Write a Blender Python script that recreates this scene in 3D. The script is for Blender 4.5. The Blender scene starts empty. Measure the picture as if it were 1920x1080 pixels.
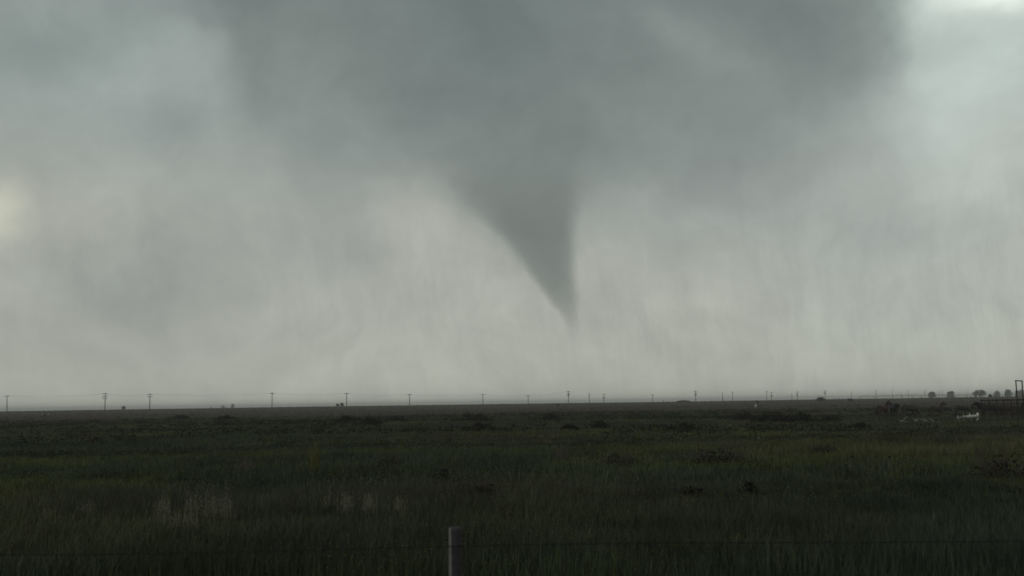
import bpy, bmesh, math, random
import numpy as np
from mathutils import Vector, Matrix

random.seed(7); rng = np.random.default_rng(11)
SC = bpy.context.scene
COL = SC.collection

# ------------------------------------------------------------------ camera
FPX = 2000.0; CAM_H = 2.6
PITCH = math.atan(216.5/FPX); ROLL = math.radians(0.835)
FWD = Vector((0, math.cos(PITCH), math.sin(PITCH)))
_U0 = Vector((0, -math.sin(PITCH), math.cos(PITCH))); _R0 = Vector((1, 0, 0))
UP = _U0*math.cos(ROLL) + _R0*math.sin(ROLL)
RIGHT = _R0*math.cos(ROLL) - _U0*math.sin(ROLL)
camd = bpy.data.cameras.new('camera'); cam = bpy.data.objects.new('camera', camd); COL.objects.link(cam)
cam.matrix_world = Matrix(((RIGHT.x, UP.x, -FWD.x, 0), (RIGHT.y, UP.y, -FWD.y, 0), (RIGHT.z, UP.z, -FWD.z, CAM_H), (0, 0, 0, 1)))
camd.sensor_width = 36; camd.lens = 36*FPX/1920
camd.clip_start = 0.1; camd.clip_end = 60000
camd.dof.use_dof = True; camd.dof.focus_distance = 160; camd.dof.aperture_fstop = 1.8
SC.camera = cam

def S(r, g, b):
    f = lambda c: (c/12.92 if c <= .04045 else ((c+.055)/1.055)**2.4)
    return (f(r/255), f(g/255), f(b/255), 1)
def ray(px, py):
    return (FWD + RIGHT*((px-960)/FPX) + UP*((540-py)/FPX)).normalized()
def uv(px, py):
    d = ray(px, py)
    return (math.atan2(d.x, d.y)*2000, math.asin(d.z)*2000)

# ------------------------------------------------------------------ world (storm sky) and sun
SUN_EL, SUN_AZ = math.radians(38), math.radians(-140)      # high behind the left shoulder, behind cloud
world = bpy.data.worlds.new('World'); SC.world = world; world.use_nodes = True
NT = world.node_tree; NT.nodes.clear()
class G:
    """small node-graph helper"""
    def __init__(s, nt): s.nt = nt
    def n(s, t, **k):
        o = s.nt.nodes.new(t)
        for a, v in k.items(): setattr(o, a, v)
        return o
    def put(s, sock, v):
        if isinstance(v, bpy.types.NodeSocket): s.nt.links.new(v, sock)
        elif v is not None: sock.default_value = v
    def m(s, op, a, b=None, c=None, clamp=False):
        o = s.n('ShaderNodeMath', operation=op, use_clamp=clamp)
        s.put(o.inputs[0], a); s.put(o.inputs[1], b); s.put(o.inputs[2], c); return o.outputs[0]
    def vm(s, op, a, b=None):
        o = s.n('ShaderNodeVectorMath', operation=op)
        s.put(o.inputs[0], a); s.put(o.inputs[1], b)
        return o.outputs['Value'] if op in ('DOT_PRODUCT', 'LENGTH') else o.outputs[0]
    def xyz(s, x, y, z=0.0):
        o = s.n('ShaderNodeCombineXYZ'); s.put(o.inputs[0], x); s.put(o.inputs[1], y); s.put(o.inputs[2], z); return o.outputs[0]
    def sep(s, v):
        o = s.n('ShaderNodeSeparateXYZ'); s.put(o.inputs[0], v); return o.outputs
    def noise(s, v, scale, detail=3, rough=.5, out='Fac'):
        o = s.n('ShaderNodeTexNoise'); s.put(o.inputs['Vector'], v); o.inputs['Scale'].default_value = scale
        o.inputs['Detail'].default_value = detail; o.inputs['Roughness'].default_value = rough; return o.outputs[out]
    def smooth(s, v, a, b, lo=0.0, hi=1.0):
        o = s.n('ShaderNodeMapRange', interpolation_type='SMOOTHSTEP')
        s.put(o.inputs[0], v); s.put(o.inputs[1], a); s.put(o.inputs[2], b); s.put(o.inputs[3], lo); s.put(o.inputs[4], hi); return o.outputs[0]
    def mix(s, f, a, b, mode='MIX'):
        o = s.n('ShaderNodeMix', data_type='RGBA', blend_type=mode)
        s.put(o.inputs[0], f); s.put(o.inputs[6], a); s.put(o.inputs[7], b); return o.outputs[2]
    def ramp(s, f, stops, interp='EASE'):
        o = s.n('ShaderNodeValToRGB'); s.put(o.inputs[0], f); cr = o.color_ramp; cr.interpolation = interp
        while len(cr.elements) < len(stops): cr.elements.new(.5)
        for e, (p, c) in zip(cr.elements, stops): e.position = p; e.color = c
        return o.outputs[0]

g = G(NT)
dirv = g.vm('NORMALIZE', g.n('ShaderNodeTexCoord').outputs['Generated'])
dx, dy, dz = g.sep(dirv)
U = g.m('MULTIPLY', g.m('ARCTAN2', dx, dy), 2000.0)
V = g.m('MULTIPLY', g.m('ARCSINE', dz), 2000.0)
w1 = g.noise(dirv, 5.0, 4, .55, 'Color'); w2 = g.noise(dirv, 19.0, 3, .6, 'Color')
warp = g.vm('ADD', g.vm('MULTIPLY', g.vm('SUBTRACT', w1, (.5, .5, .5)), (230, 170, 0)),
            g.vm('MULTIPLY', g.vm('SUBTRACT', w2, (.5, .5, .5)), (70, 60, 0)))
P = g.vm('ADD', g.xyz(U, V), warp)
PU, PV, _ = g.sep(P)
# base tone by elevation: rain-lit pale grey low down, blue-green grey higher
base = g.ramp(g.m('DIVIDE', V, 1600.0), [(0, S(177, 180, 169)), (.09, S(172, 175, 166)), (.2, S(164, 168, 161)),
      (.33, S(155, 163, 158)), (.47, S(146, 155, 152)), (.75, S(120, 128, 126)), (1, S(104, 112, 110))])
def blob(col, px, py, sx, sy, color, k, ang=0.0):
    cu, cv = uv(px, py)
    d = g.vm('SUBTRACT', P, (cu, cv, 0))
    c, s_ = math.cos(math.radians(ang)), math.sin(math.radians(ang))
    a = g.vm('DOT_PRODUCT', d, (c/sx, s_/sx, 0)); b = g.vm('DOT_PRODUCT', d, (-s_/sy, c/sy, 0))
    r2 = g.m('ADD', g.m('MULTIPLY', a, a), g.m('MULTIPLY', b, b))
    f = g.m('MULTIPLY', g.m('EXPONENT', g.m('MULTIPLY', r2, -1.0)), k)
    return g.mix(f, col, S(*color))
sky = base
sky = blob(sky, 1790, 300, 170, 210, (181, 188, 182), .75)
sky = blob(sky, 1400, 340, 230, 90, (150, 157, 154), .6)
sky = blob(sky, 1650, 600, 330, 150, (178, 183, 174), .6)
sky = blob(sky, 860, 470, 200, 110, (177, 178, 169), .75)
sky = blob(sky, 740, 390, 60, 40, (176, 177, 169), .5)
sky = blob(sky, 1200, 600, 190, 110, (168, 170, 161), .5)
sky = blob(sky, 250, 520, 170, 120, (146, 151, 147), .75)
sky = blob(sky, 120, 660, 150, 60, (156, 157, 149), .4)
sky = blob(sky, 620, 470, 130, 100, (153, 157, 153), .6)
sky = blob(sky, 1640, 460, 150, 70, (160, 166, 162), .5)
sky = blob(sky, 60, 80, 230, 60, (138, 149, 146), .9, 12)
sky = blob(sky, 250, 150, 170, 70, (162, 172, 169), .5, 14)
sky = blob(sky, 450, 60, 60, 110, (154, 163, 161), .6)
sky = blob(sky, 330, 235, 90, 40, (143, 151, 149), .6)
sky = blob(sky, 100, 390, 160, 70, (172, 175, 165), .65)
sky = blob(sky, -15, 385, 38, 48, (205, 207, 188), .8)
# parent storm cloud: everything above a ragged lower edge
pts = [(-400, -500), (100, -330), (280, -90), (380, 60), (460, 200), (540, 290), (630, 345), (740, 352), (815, 345), (880, 385), (950, 430), (1020, 455), (1075, 440), (1110, 385),
       (1150, 372), (1210, 350), (1290, 330), (1370, 295), (1450, 250), (1560, 210), (1640, 152), (1690, 75), (1702, -20), (1740, -160), (2100, -450)]
fc = g.n('ShaderNodeFloatCurve'); cv = fc.mapping.curves[0]
ULO, UHI, VHI = -1500.0, 1500.0, 1500.0
cp = sorted((((uv(x, y)[0]-ULO)/(UHI-ULO)), uv(x, y)[1]/VHI) for x, y in pts)
cp = [(0.0, .75)] + cp + [(1.0, .7)]
while len(cv.points) < len(cp): cv.points.new(.5, .5)
for p_, (a, b) in zip(cv.points, cp): p_.location = (a, b); p_.handle_type = 'AUTO_CLAMPED'
fc.mapping.update()
g.put(fc.inputs['Value'], g.m('DIVIDE', g.m('SUBTRACT', PU, ULO), UHI-ULO))
edge = g.m('MULTIPLY', fc.outputs[0], VHI)
dm = g.m('SUBTRACT', PV, edge)
front = g.smooth(dy, 0.1, .5)
dark_f = g.m('MULTIPLY', g.smooth(dm, g.smooth(U, 250.0, 500.0, -95.0, -140.0), 80.0), g.m('MULTIPLY', front, .93))
dark = g.ramp(g.m('DIVIDE', V, 1600.0), [(0, S(136, 143, 139)), (.25, S(132, 140, 136)), (.36, S(124, 132, 129)), (.5, S(117, 126, 123)), (1, S(104, 112, 110))])
dark = blob(dark, 930, 80, 190, 230, (107, 118, 116), .75)
dark = blob(dark, 1560, 40, 150, 90, (116, 125, 122), .8)
dark = blob(dark, 1290, 80, 150, 40, (144, 152, 149), .5, -40)
dark = blob(dark, 1180, 230, 170, 70, (130, 138, 134), .4)
dark = blob(dark, 560, 170, 110, 110, (134, 142, 138), .6)
dark = blob(dark, 985, 320, 150, 130, (119, 127, 123), .8)
dark = blob(dark, 610, 270, 160, 90, (141, 149, 146), .55)
dark = blob(dark, 1400, 270, 200, 80, (141, 149, 146), .6)
sky = g.mix(dark_f, sky, dark)
# bright gap in the cloud, upper right
gap = blob(sky, 1840, 130, 130, 170, (196, 208, 202), .9)
gap = blob(gap, 1880, 290, 90, 80, (190, 196, 189), .8)
gap = blob(gap, 1750, 10, 80, 60, (200, 212, 206), .8)
gap = blob(gap, 1860, 0, 100, 34, (238, 246, 236), .95)
sky = gap
# soft cloud mottling and slanting rain shafts
mot = g.noise(g.xyz(g.m('MULTIPLY', PU, .006), g.m('MULTIPLY', PV, .008)), 1.0, 5, .55)
sky = g.mix(1.0, sky, g.ramp(mot, [(.25, (.90, .90, .905, 1)), (.75, (1.12, 1.12, 1.11, 1))], 'LINEAR'), 'MULTIPLY')
sx = g.m('ADD', PU, g.m('MULTIPLY', V, .07)); sx0 = g.m('ADD', U, g.m('MULTIPLY', V, .05))
sa = g.noise(g.xyz(g.m('MULTIPLY', sx, .022), g.m('MULTIPLY', V, .0045)), 1.0, 6, .68)
sb = g.noise(g.xyz(g.m('MULTIPLY', sx0, .11), g.m('MULTIPLY', V, .011), 7.0), 1.0, 4, .65)
patch = g.smooth(g.noise(g.xyz(g.m('MULTIPLY', PU, .004), g.m('MULTIPLY', PV, .005), 3.0), 1.0, 3), .38, .62, .25, 1.0)
stv = g.m('ADD', g.m('MULTIPLY', g.m('SUBTRACT', sa, .5), .34), g.m('MULTIPLY', g.m('SUBTRACT', sb, .5), g.m('MULTIPLY', patch, .15)))
st2 = g.m('MULTIPLY', g.smooth(V, 560.0, 130.0), g.smooth(U, -900.0, 400.0, .5, 1.1))
st2 = g.m('MULTIPLY', st2, g.m('SUBTRACT', 1.0, g.m('MULTIPLY', dark_f, .7)))
st3 = g.m('ADD', 1.0, g.m('MULTIPLY', stv, st2))
pf = g.noise(g.xyz(g.m('MULTIPLY', PU, .011), g.m('MULTIPLY', PV, .009), 11.0), 1.0, 4, .6)
st3 = g.m('MULTIPLY', st3, g.m('ADD', 1.0, g.m('MULTIPLY', g.m('SUBTRACT', pf, .5), .10)))
sky = g.vm('SCALE', sky, None); g.put(NT.nodes[-1].inputs['Scale'], st3)
below = g.smooth(dz, -.02, -.3)
sky = g.mix(below, sky, (.03, .032, .026, 1))
nish = g.n('ShaderNodeTexSky', sky_type='NISHITA', sun_disc=False, sun_elevation=SUN_EL, sun_rotation=SUN_AZ)
bgn = g.n('ShaderNodeBackground'); g.put(bgn.inputs[0], nish.outputs[0]); bgn.inputs[1].default_value = .05
bgc = g.n('ShaderNodeBackground'); g.put(bgc.inputs[0], sky); bgc.inputs[1].default_value = 1.0
mx = g.n('ShaderNodeMixShader'); mx.inputs[0].default_value = .96
NT.links.new(bgn.outputs[0], mx.inputs[1]); NT.links.new(bgc.outputs[0], mx.inputs[2])
NT.links.new(mx.outputs[0], g.n('ShaderNodeOutputWorld').inputs[0])
world.cycles.sampling_method = 'MANUAL'; world.cycles.sample_map_resolution = 512

sl = bpy.data.lights.new('sun', 'SUN'); sl.energy = .5; sl.angle = math.radians(60); sl.color = (1, .96, .9)
so = bpy.data.objects.new('sun', sl); COL.objects.link(so)
sd = Vector((math.sin(SUN_AZ)*math.cos(SUN_EL), math.cos(SUN_AZ)*math.cos(SUN_EL), math.sin(SUN_EL)))
so.rotation_euler = sd.to_track_quat('Z', 'Y').to_euler()

SC.render.engine = 'CYCLES'
SC.view_settings.view_transform = 'Standard'; SC.view_settings.look = 'None'
SC.view_settings.exposure = 0; SC.view_settings.gamma = 1; SC.view_settings.use_curve_mapping = False
SC.cycles.max_bounces = 6; SC.cycles.volume_bounces = 5; SC.cycles.transparent_max_bounces = 12
SC.cycles.volume_max_steps = 160
SC.cycles.filter_width = 1.6

# ------------------------------------------------------------------ helpers
def tag(o, label=None, cat=None, group=None, kind=None):
    if label: o['label'] = label
    if cat: o['category'] = cat
    if group: o['group'] = group
    if kind: o['kind'] = kind
    return o
def empty(name, loc, rz=0.0):
    o = bpy.data.objects.new(name, None); o.empty_display_size = .3; COL.objects.link(o)
    o.location = loc; o.rotation_euler = (0, 0, rz); return o
def link(name, me, mat=None, parent=None, loc=None):
    o = bpy.data.objects.new(name, me); COL.objects.link(o)
    if mat and not me.materials: me.materials.append(mat)
    if parent: o.parent = parent
    if loc is not None: o.location = loc
    return o
def mesh_np(name, verts, faces_idx, per, colors=None, smooth=False):
    """verts (N,3), faces_idx flat, per = verts per face"""
    me = bpy.data.meshes.new(name); nv = len(verts); nf = len(faces_idx)//per
    me.vertices.add(nv); me.vertices.foreach_set('co', np.ascontiguousarray(verts, dtype=np.float32).ravel())
    me.loops.add(nf*per); me.loops.foreach_set('vertex_index', np.ascontiguousarray(faces_idx, dtype=np.int32).ravel())
    me.polygons.add(nf); me.polygons.foreach_set('loop_start', np.arange(0, nf*per, per, dtype=np.int32))
    if smooth: me.polygons.foreach_set('use_smooth', np.ones(nf, dtype=bool))
    me.update(calc_edges=True)
    if colors is not None:
        ca = me.color_attributes.new('tint', 'FLOAT_COLOR', 'POINT')
        ca.data.foreach_set('color', np.ascontiguousarray(np.c_[colors, np.ones(nv)], dtype=np.float32).ravel())
    return me
class MB:
    def __init__(s): s.v = []; s.f = []
    def box(s, a, b):
        x0, y0, z0 = a; x1, y1, z1 = b; n = len(s.v)
        s.v += [(x0, y0, z0), (x1, y0, z0), (x1, y1, z0), (x0, y1, z0), (x0, y0, z1), (x1, y0, z1), (x1, y1, z1), (x0, y1, z1)]
        s.f += [tuple(n+i for i in q) for q in ((0, 3, 2, 1), (4, 5, 6, 7), (0, 1, 5, 4), (1, 2, 6, 5), (2, 3, 7, 6), (3, 0, 4, 7))]
        return s
    def tube(s, path, rad, sides=7, cap=True):
        path = [Vector(p) for p in path]; rings = []
        if not hasattr(rad, '__len__'): rad = [rad]*len(path)
        for i, p in enumerate(path):
            t = (path[min(i+1, len(path)-1)]-path[max(i-1, 0)]).normalized()
            a = t.cross(Vector((0, 0, 1)) if abs(t.z) < .9 else Vector((1, 0, 0))).normalized(); b = t.cross(a)
            n = len(s.v); rings.append(n)
            for k in range(sides):
                th = 2*math.pi*k/sides; s.v.append(tuple(p + (a*math.cos(th)+b*math.sin(th))*rad[i]))
        for i in range(len(path)-1):
            for k in range(sides):
                k2 = (k+1) % sides; s.f.append((rings[i]+k, rings[i+1]+k, rings[i+1]+k2, rings[i]+k2))
        if cap:
            s.f.append(tuple(rings[0]+k for k in range(sides))); s.f.append(tuple(rings[-1]+k for k in reversed(range(sides))))
        return s
    def build(s, name, mat, parent=None, loc=None, smooth=False):
        me = bpy.data.meshes.new(name); me.from_pydata(s.v, [], s.f)
        bm = bmesh.new(); bm.from_mesh(me); bmesh.ops.recalc_face_normals(bm, faces=bm.faces); bm.to_mesh(me); bm.free()
        if smooth:
            for p in me.polygons: p.use_smooth = True
        return link(name, me, mat, parent, loc)

_perm = np.random.default_rng(3).random((256, 256))
def vnoise(x, y):
    x = np.asarray(x, float); y = np.asarray(y, float)
    xi = np.floor(x).astype(int); yi = np.floor(y).astype(int); fx = x-xi; fy = y-yi
    fx = fx*fx*(3-2*fx); fy = fy*fy*(3-2*fy)
    a = _perm[xi & 255, yi & 255]; b = _perm[(xi+1) & 255, yi & 255]; c = _perm[xi & 255, (yi+1) & 255]; d = _perm[(xi+1) & 255, (yi+1) & 255]
    return (a*(1-fx)+b*fx)*(1-fy)+(c*(1-fx)+d*fx)*fy
def sst(x, a, b):
    t = np.clip((np.asarray(x, float)-a)/(b-a), 0, 1); return t*t*(3-2*t)
def H(x, y):
    """height of the prairie"""
    x = np.asarray(x, float); y = np.asarray(y, float); r = np.hypot(x, y)
    n = (vnoise(x/34+9, y/15+4)-.5)*.55 + (vnoise(x/11+70, y/7+31)-.5)*.22 + (vnoise(x/3.1+20, y/2.4+90)-.5)*.07
    n = n*sst(r, 14, 45)*(1-.6*sst(r, 250, 500))
    far = (vnoise(x/160+5, y/120+8)-.5)*.5*sst(r, 300, 600)
    return n + far + 2.0*sst(r, 500, 950) - 3.3*sst(r, 1000, 1900) - 3.5*sst(r, 1900, 3200)
def Hz(x, y): return float(H(x, y))
def ground_at(px, py):
    """where the ray through this point of the view meets the prairie"""
    d = ray(px, py); t = 5.0
    lo = None
    while t < 3000:
        p = d*t
        if CAM_H+p.z <= Hz(p.x, p.y): break
        t *= 1.01
    return Vector((p.x, p.y, Hz(p.x, p.y)))
CAN = lambda y: float(np.interp(y, [0, 40, 80, 130], [.3, .28, .15, .08]))
def canopy_at(px, py):
    # where the ray meets the top of the sward: the foot of a plant as seen above the grass
    d = ray(px, py); t = 5.0
    while t < 3000:
        p = d*t
        if CAM_H+p.z <= Hz(p.x, p.y)+CAN(p.y): break
        t *= 1.01
    return Vector((p.x, p.y, Hz(p.x, p.y)))
def at(px, y):
    """point of the prairie seen in this column at distance y"""
    py = 757.0
    for _ in range(4):
        d = ray(px, py); x = d.x/d.y*y; z = Hz(x, y)
        rel = Vector((x, y, z-CAM_H)); py = 540-FPX*rel.dot(UP)/rel.dot(FWD)
    return Vector((x, y, z))
def zat(px, py, y):
    d = ray(px, py); return CAM_H + d.z/d.y*y

# ------------------------------------------------------------------ materials
def mat(name, color, rough=.8, var=.25, scale=6.0, metal=0.0, tint=False, bump=0.0, spec=.3):
    m = bpy.data.materials.new(name); m.use_nodes = True; nt = m.node_tree; q = G(nt); b = nt.nodes['Principled BSDF']
    co = q.n('ShaderNodeTexCoord').outputs['Object']
    nz = q.noise(co, scale, 5, .6)
    f = q.ramp(nz, [(.28, (1-var,)*3+(1,)), (.72, (1+var,)*3+(1,))], 'LINEAR')
    if tint:
        a = q.n('ShaderNodeVertexColor', layer_name='tint').outputs[0]; c = q.mix(1.0, a, f, 'MULTIPLY')
    else: c = q.mix(1.0, (*color, 1), f, 'MULTIPLY')
    q.put(b.inputs['Base Color'], c); b.inputs['Roughness'].default_value = rough; b.inputs['Metallic'].default_value = metal
    b.inputs['Specular IOR Level'].default_value = spec
    if bump:
        bp = q.n('ShaderNodeBump'); bp.inputs['Strength'].default_value = bump; q.put(bp.inputs['Height'], nz)
        nt.links.new(bp.outputs[0], b.inputs['Normal'])
    return m
M_grass = mat('grass_blades', (0, 0, 0), .75, .12, .5, tint=True, spec=.1)
M_leaf = mat('shrub_leaves', (0, 0, 0), .75, .2, 1.5, tint=True, spec=.1)
M_wood = mat('weathered_wood', (.16, .14, .13), .85, .35, 14, bump=.3)
M_pole = mat('creosoted_pole_wood', (.07, .06, .05), .85, .2, 3)
M_bark = mat('bark', (.07, .055, .045), .9, .3, 5)
M_rust = mat('rusty_pipe', (.03, .023, .02), .75, .4, 9)
M_pale = mat('galvanised_pipe', (.26, .27, .26), .5, .3, 6, metal=.3)
M_white = mat('scuffed_white_paint', (.72, .71, .67), .55, .2, 5, bump=.1)
M_dull = mat('dull_white', (.42, .41, .38), .7, .3, 4)
M_trans = mat('transformer_grey', (.12, .12, .12), .5, .2, 5)
M_wire = mat('barbed_wire_steel', (.012, .011, .011), .8, .3, 20)

# ground: one sheet, soil and low herb colours by field
mg = bpy.data.materials.new('prairie_ground'); mg.use_nodes = True; q = G(mg.node_tree); b = mg.node_tree.nodes['Principled BSDF']
pos = q.n('ShaderNodeNewGeometry').outputs['Position']; X, Y, Z = q.sep(pos)
rr = q.vm('LENGTH', q.xyz(X, Y)); nb = q.noise(pos, .02, 4); 
big = q.noise(q.xyz(X, q.m('MULTIPLY', Y, .5)), .05, 5, .6); fine = q.noise(q.xyz(X, Y), .9, 6, .7)
green = q.ramp(big, [(.3, (.016, .018, .009, 1)), (.5, (.026, .031, .013, 1)), (.7, (.034, .033, .013, 1))], 'LINEAR')
brown = q.ramp(q.noise(q.xyz(X, q.m('MULTIPLY', Y, .35)), .03, 5, .6), [(.3, (.032, .026, .02, 1)), (.5, (.046, .036, .029, 1)), (.7, (.058, .045, .038, 1))], 'LINEAR')
fieldf = q.smooth(q.m('ADD', rr, q.m('MULTIPLY', q.m('SUBTRACT', nb, .5), 260.0)), 235.0, 300.0)
colr = q.mix(fieldf, green, brown)
colr = q.mix(1.0, colr, q.ramp(fine, [(.25, (.55, .55, .55, 1)), (.75, (1.4, 1.4, 1.4, 1))], 'LINEAR'), 'MULTIPLY')
q.put(b.inputs['Base Color'], colr); b.inputs['Roughness'].default_value = .95; b.inputs['Specular IOR Level'].default_value = .05
bp = q.n('ShaderNodeBump'); bp.inputs['Strength'].default_value = .6; bp.inputs['Distance'].default_value = .3; q.put(bp.inputs['Height'], fine)
mg.node_tree.links.new(bp.outputs[0], b.inputs['Normal'])

# ------------------------------------------------------------------ ground sheet
rad = np.r_[0.5, np.geomspace(4, 700, 250), np.geomspace(712, 14000, 90)]
ang = np.linspace(-math.pi, math.pi, 721)[:-1]
A = np.sort(np.r_[np.linspace(-.62, .62, 460), np.linspace(.64, 2*math.pi-.64, 160)])
RR, AA = np.meshgrid(rad, A, indexing='ij')
gx = RR*np.sin(AA); gy = RR*np.cos(AA); gz = H(gx, gy)
na = len(A); i0 = (np.arange(len(rad)-1)[:, None]*na + np.arange(na)[None, :]); j1 = (np.arange(na)+1) % na
i1 = np.arange(len(rad)-1)[:, None]*na + j1[None, :]
faces = np.stack([i0, i0+na, i1+na, i1], -1).reshape(-1)
gv = np.c_[gx.ravel(), gy.ravel(), gz.ravel()]
gm = mesh_np('ground', gv, faces, 4, smooth=True)
ground = link('ground', gm, mg); tag(ground, 'open prairie ground running flat to the horizon', None, None, 'structure')

# ------------------------------------------------------------------ air
hz = MB().box((-9000, -3000, -9), (9000, 9000, 17.5)).build('haze', None)
mh = bpy.data.materials.new('haze_air'); mh.use_nodes = True; nt = mh.node_tree; nt.nodes.clear()
pv = nt.nodes.new('ShaderNodeVolumePrincipled'); pv.inputs['Color'].default_value = (.97, .97, .94, 1); pv.inputs['Density'].default_value = .0003
nt.links.new(pv.outputs[0], nt.nodes.new('ShaderNodeOutputMaterial').inputs['Volume'])
hz.data.materials.append(mh); tag(hz, 'thin rain haze lying over the prairie', None, None, 'stuff')
hz.display_type = 'WIRE'

# ------------------------------------------------------------------ tornado (funnel of condensation, a body of cloud)
TD = 4200.0
prof = [  # left edge, right edge, height row of the funnel as the camera sees it
    (1073, 1087, 652), (1058, 1087, 610), (1033, 1086, 570), (1000, 1083, 525), (964, 1081, 475), (930, 1081, 434), (914, 1082, 424),
    (882, 1087, 395), (852, 1094, 362), (832, 1108, 328), (795, 1140, 298), (745, 1195, 268), (690, 1250, 235)]
axis = []
for l, r_, py in prof:
    c = (l+r_)/2; d = ray(c, py); X_ = d.x/d.y*TD; Z_ = zat(c, py, TD); axis.append((Z_, X_, (r_-l)/2*TD/FPX))
zs = [a[0] for a in axis]; Z0, Z1 = zs[0], zs[-1]
v = []; f = []; NS = 40
zz = np.linspace(Z0-40, Z1, 34)
xx = np.interp(zz, zs, [a[1] for a in axis]); rw = np.interp(zz, zs, [a[2] for a in axis])
for i, z in enumerate(zz):
    for k in range(NS):
        t = 2*math.pi*k/NS; R = rw[i]*1.24+6; v.append((xx[i]+math.cos(t)*R, TD+math.sin(t)*R, z))
for i in range(len(zz)-1):
    for k in range(NS):
        k2 = (k+1) % NS; f.append((i*NS+k, i*NS+k2, (i+1)*NS+k2, (i+1)*NS+k))
f.append(tuple(reversed(range(NS)))); f.append(tuple((len(zz)-1)*NS+k for k in range(NS)))
tme = bpy.data.meshes.new('tornado'); tme.from_pydata(v, [], f)
tor = link('tornado', tme)
tag(tor, 'grey cone-shaped tornado funnel hanging from the dark storm cloud above the prairie', 'tornado')
mt = bpy.data.materials.new('funnel_cloud'); mt.use_nodes = True; nt = mt.node_tree; nt.nodes.clear(); q = G(nt)
pos = q.n('ShaderNodeNewGeometry').outputs['Position']
nw = q.noise(q.vm('MULTIPLY', pos, (1, 1, .45)), .011, 4, .6, 'Color')
pw = q.vm('ADD', pos, q.vm('MULTIPLY', q.vm('SUBTRACT', nw, (.5, .5, .5)), (60, 60, 40)))
X, Y, Z = q.sep(pw); _, _, Zr = q.sep(pos)
def curve(val, xs, ys, lo, hi, vlo, vhi):
    c = q.n('ShaderNodeFloatCurve'); cv = c.mapping.curves[0]
    pp = [((a-lo)/(hi-lo), (b_-vlo)/(vhi-vlo)) for a, b_ in zip(xs, ys)]
    while len(cv.points) < len(pp): cv.points.new(.5, .5)
    for p_, l_ in zip(cv.points, pp): p_.location = l_; p_.handle_type = 'AUTO_CLAMPED'
    c.mapping.update(); q.put(c.inputs['Value'], q.m('DIVIDE', q.m('SUBTRACT', val, lo), hi-lo))
    return q.m('ADD', q.m('MULTIPLY', c.outputs[0], vhi-vlo), vlo)
xs_ = [a[1] for a in axis]; rs_ = [a[2] for a in axis]
cx = curve(Zr, zs, xs_, Z0, Z1, min(xs_)-1, max(xs_)+1); cr = curve(Zr, zs, rs_, Z0, Z1, 0, max(rs_)+1)
dxn = q.m('SUBTRACT', X, cx); dyn = q.m('SUBTRACT', Y, TD)
rn = q.m('DIVIDE', q.m('SQRT', q.m('ADD', q.m('MULTIPLY', dxn, dxn), q.m('MULTIPLY', dyn, dyn))), cr)
body = q.smooth(rn, 1.18, .70)
fade = q.m('MULTIPLY', q.smooth(Zr, Z0-15.0, Z0+265.0), q.smooth(Zr, zat(975, 300, TD), zat(1000, 450, TD)))
core = q.m('DIVIDE', 1.08, q.m('ADD', cr, 25.0))      # near-constant optical depth through the cone
dens = q.m('MULTIPLY', q.m('MULTIPLY', body, fade), core)
pv = q.n('ShaderNodeVolumePrincipled'); pv.inputs['Color'].default_value = (.97, 1, 1, 1); pv.inputs['Anisotropy'].default_value = .55; q.put(pv.inputs['Density'], dens)
nt.links.new(pv.outputs[0], q.n('ShaderNodeOutputMaterial').inputs['Volume'])
tme.materials.append(mt)

# ------------------------------------------------------------------ vegetation
def species_color(x, y, n):
    """leaf colour of the sward: patches of blue-green, yellow-green and straw plants"""
    a = .6*vnoise(x/9+3, y/7+17)+.4*vnoise(x/1.9, y/1.7+9); c = .6*vnoise(x/17+40, y/11+2)+.4*vnoise(x/2.3+5, y/2+61); e = rng.random(n)
    blue = np.array((.022, .028, .018)); gr = np.array((.028, .034, .016)); ye = np.array((.052, .053, .016)); br = np.array((.045, .034, .024)); stw = np.array((.075, .07, .045))
    w = sst(a+.25*(e-.5), .35, .65)[:, None]
    col = blue*(1-w)+gr*w
    wy = (.25+.75*sst(np.hypot(x, y), 20, 34))[:, None]*(sst(c+.35*(e-.5), .5, .7)*.85)[:, None]; col = col*(1-wy)+ye*wy
    b_ = sst(vnoise(x/13+80, y/10+50)+.5*(rng.random(n)-.5), .62, .85)[:, None]*.45; col = col*(1-b_)+br*b_
    r = np.hypot(x, y)
    fb = sst(r+(vnoise(x/50, y/50)-.5)*130+40*(e-.5), 225, 290)[:, None]; brf = np.array((.05, .038, .032)); col = col*(1-fb)+brf*fb
    s_ = ((rng.random(n) < .012) & (y > 26))[:, None]; col = np.where(s_, stw, col)
    return col*(.7+.6*rng.random(n))[:, None]*np.array((.98, 1.05, 1.12))*(1.0+1.0*vnoise(x/5+33, y/3+8)+1.0*vnoise(x/1.3+3, y/1.1+81))[:, None]
def scatter(d0, d1, n, half=.53, margin=4.0, power=1.0):
    """points in the field ahead, even over the ground between distances d0 and d1 when power=1"""
    t = rng.random(n); y = np.sqrt(d0*d0+(d1*d1-d0*d0)*t) if power == 1 else d0*(d1/d0)**t
    x = (rng.random(n)*2-1)*(y*half+margin); return x, y
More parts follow.
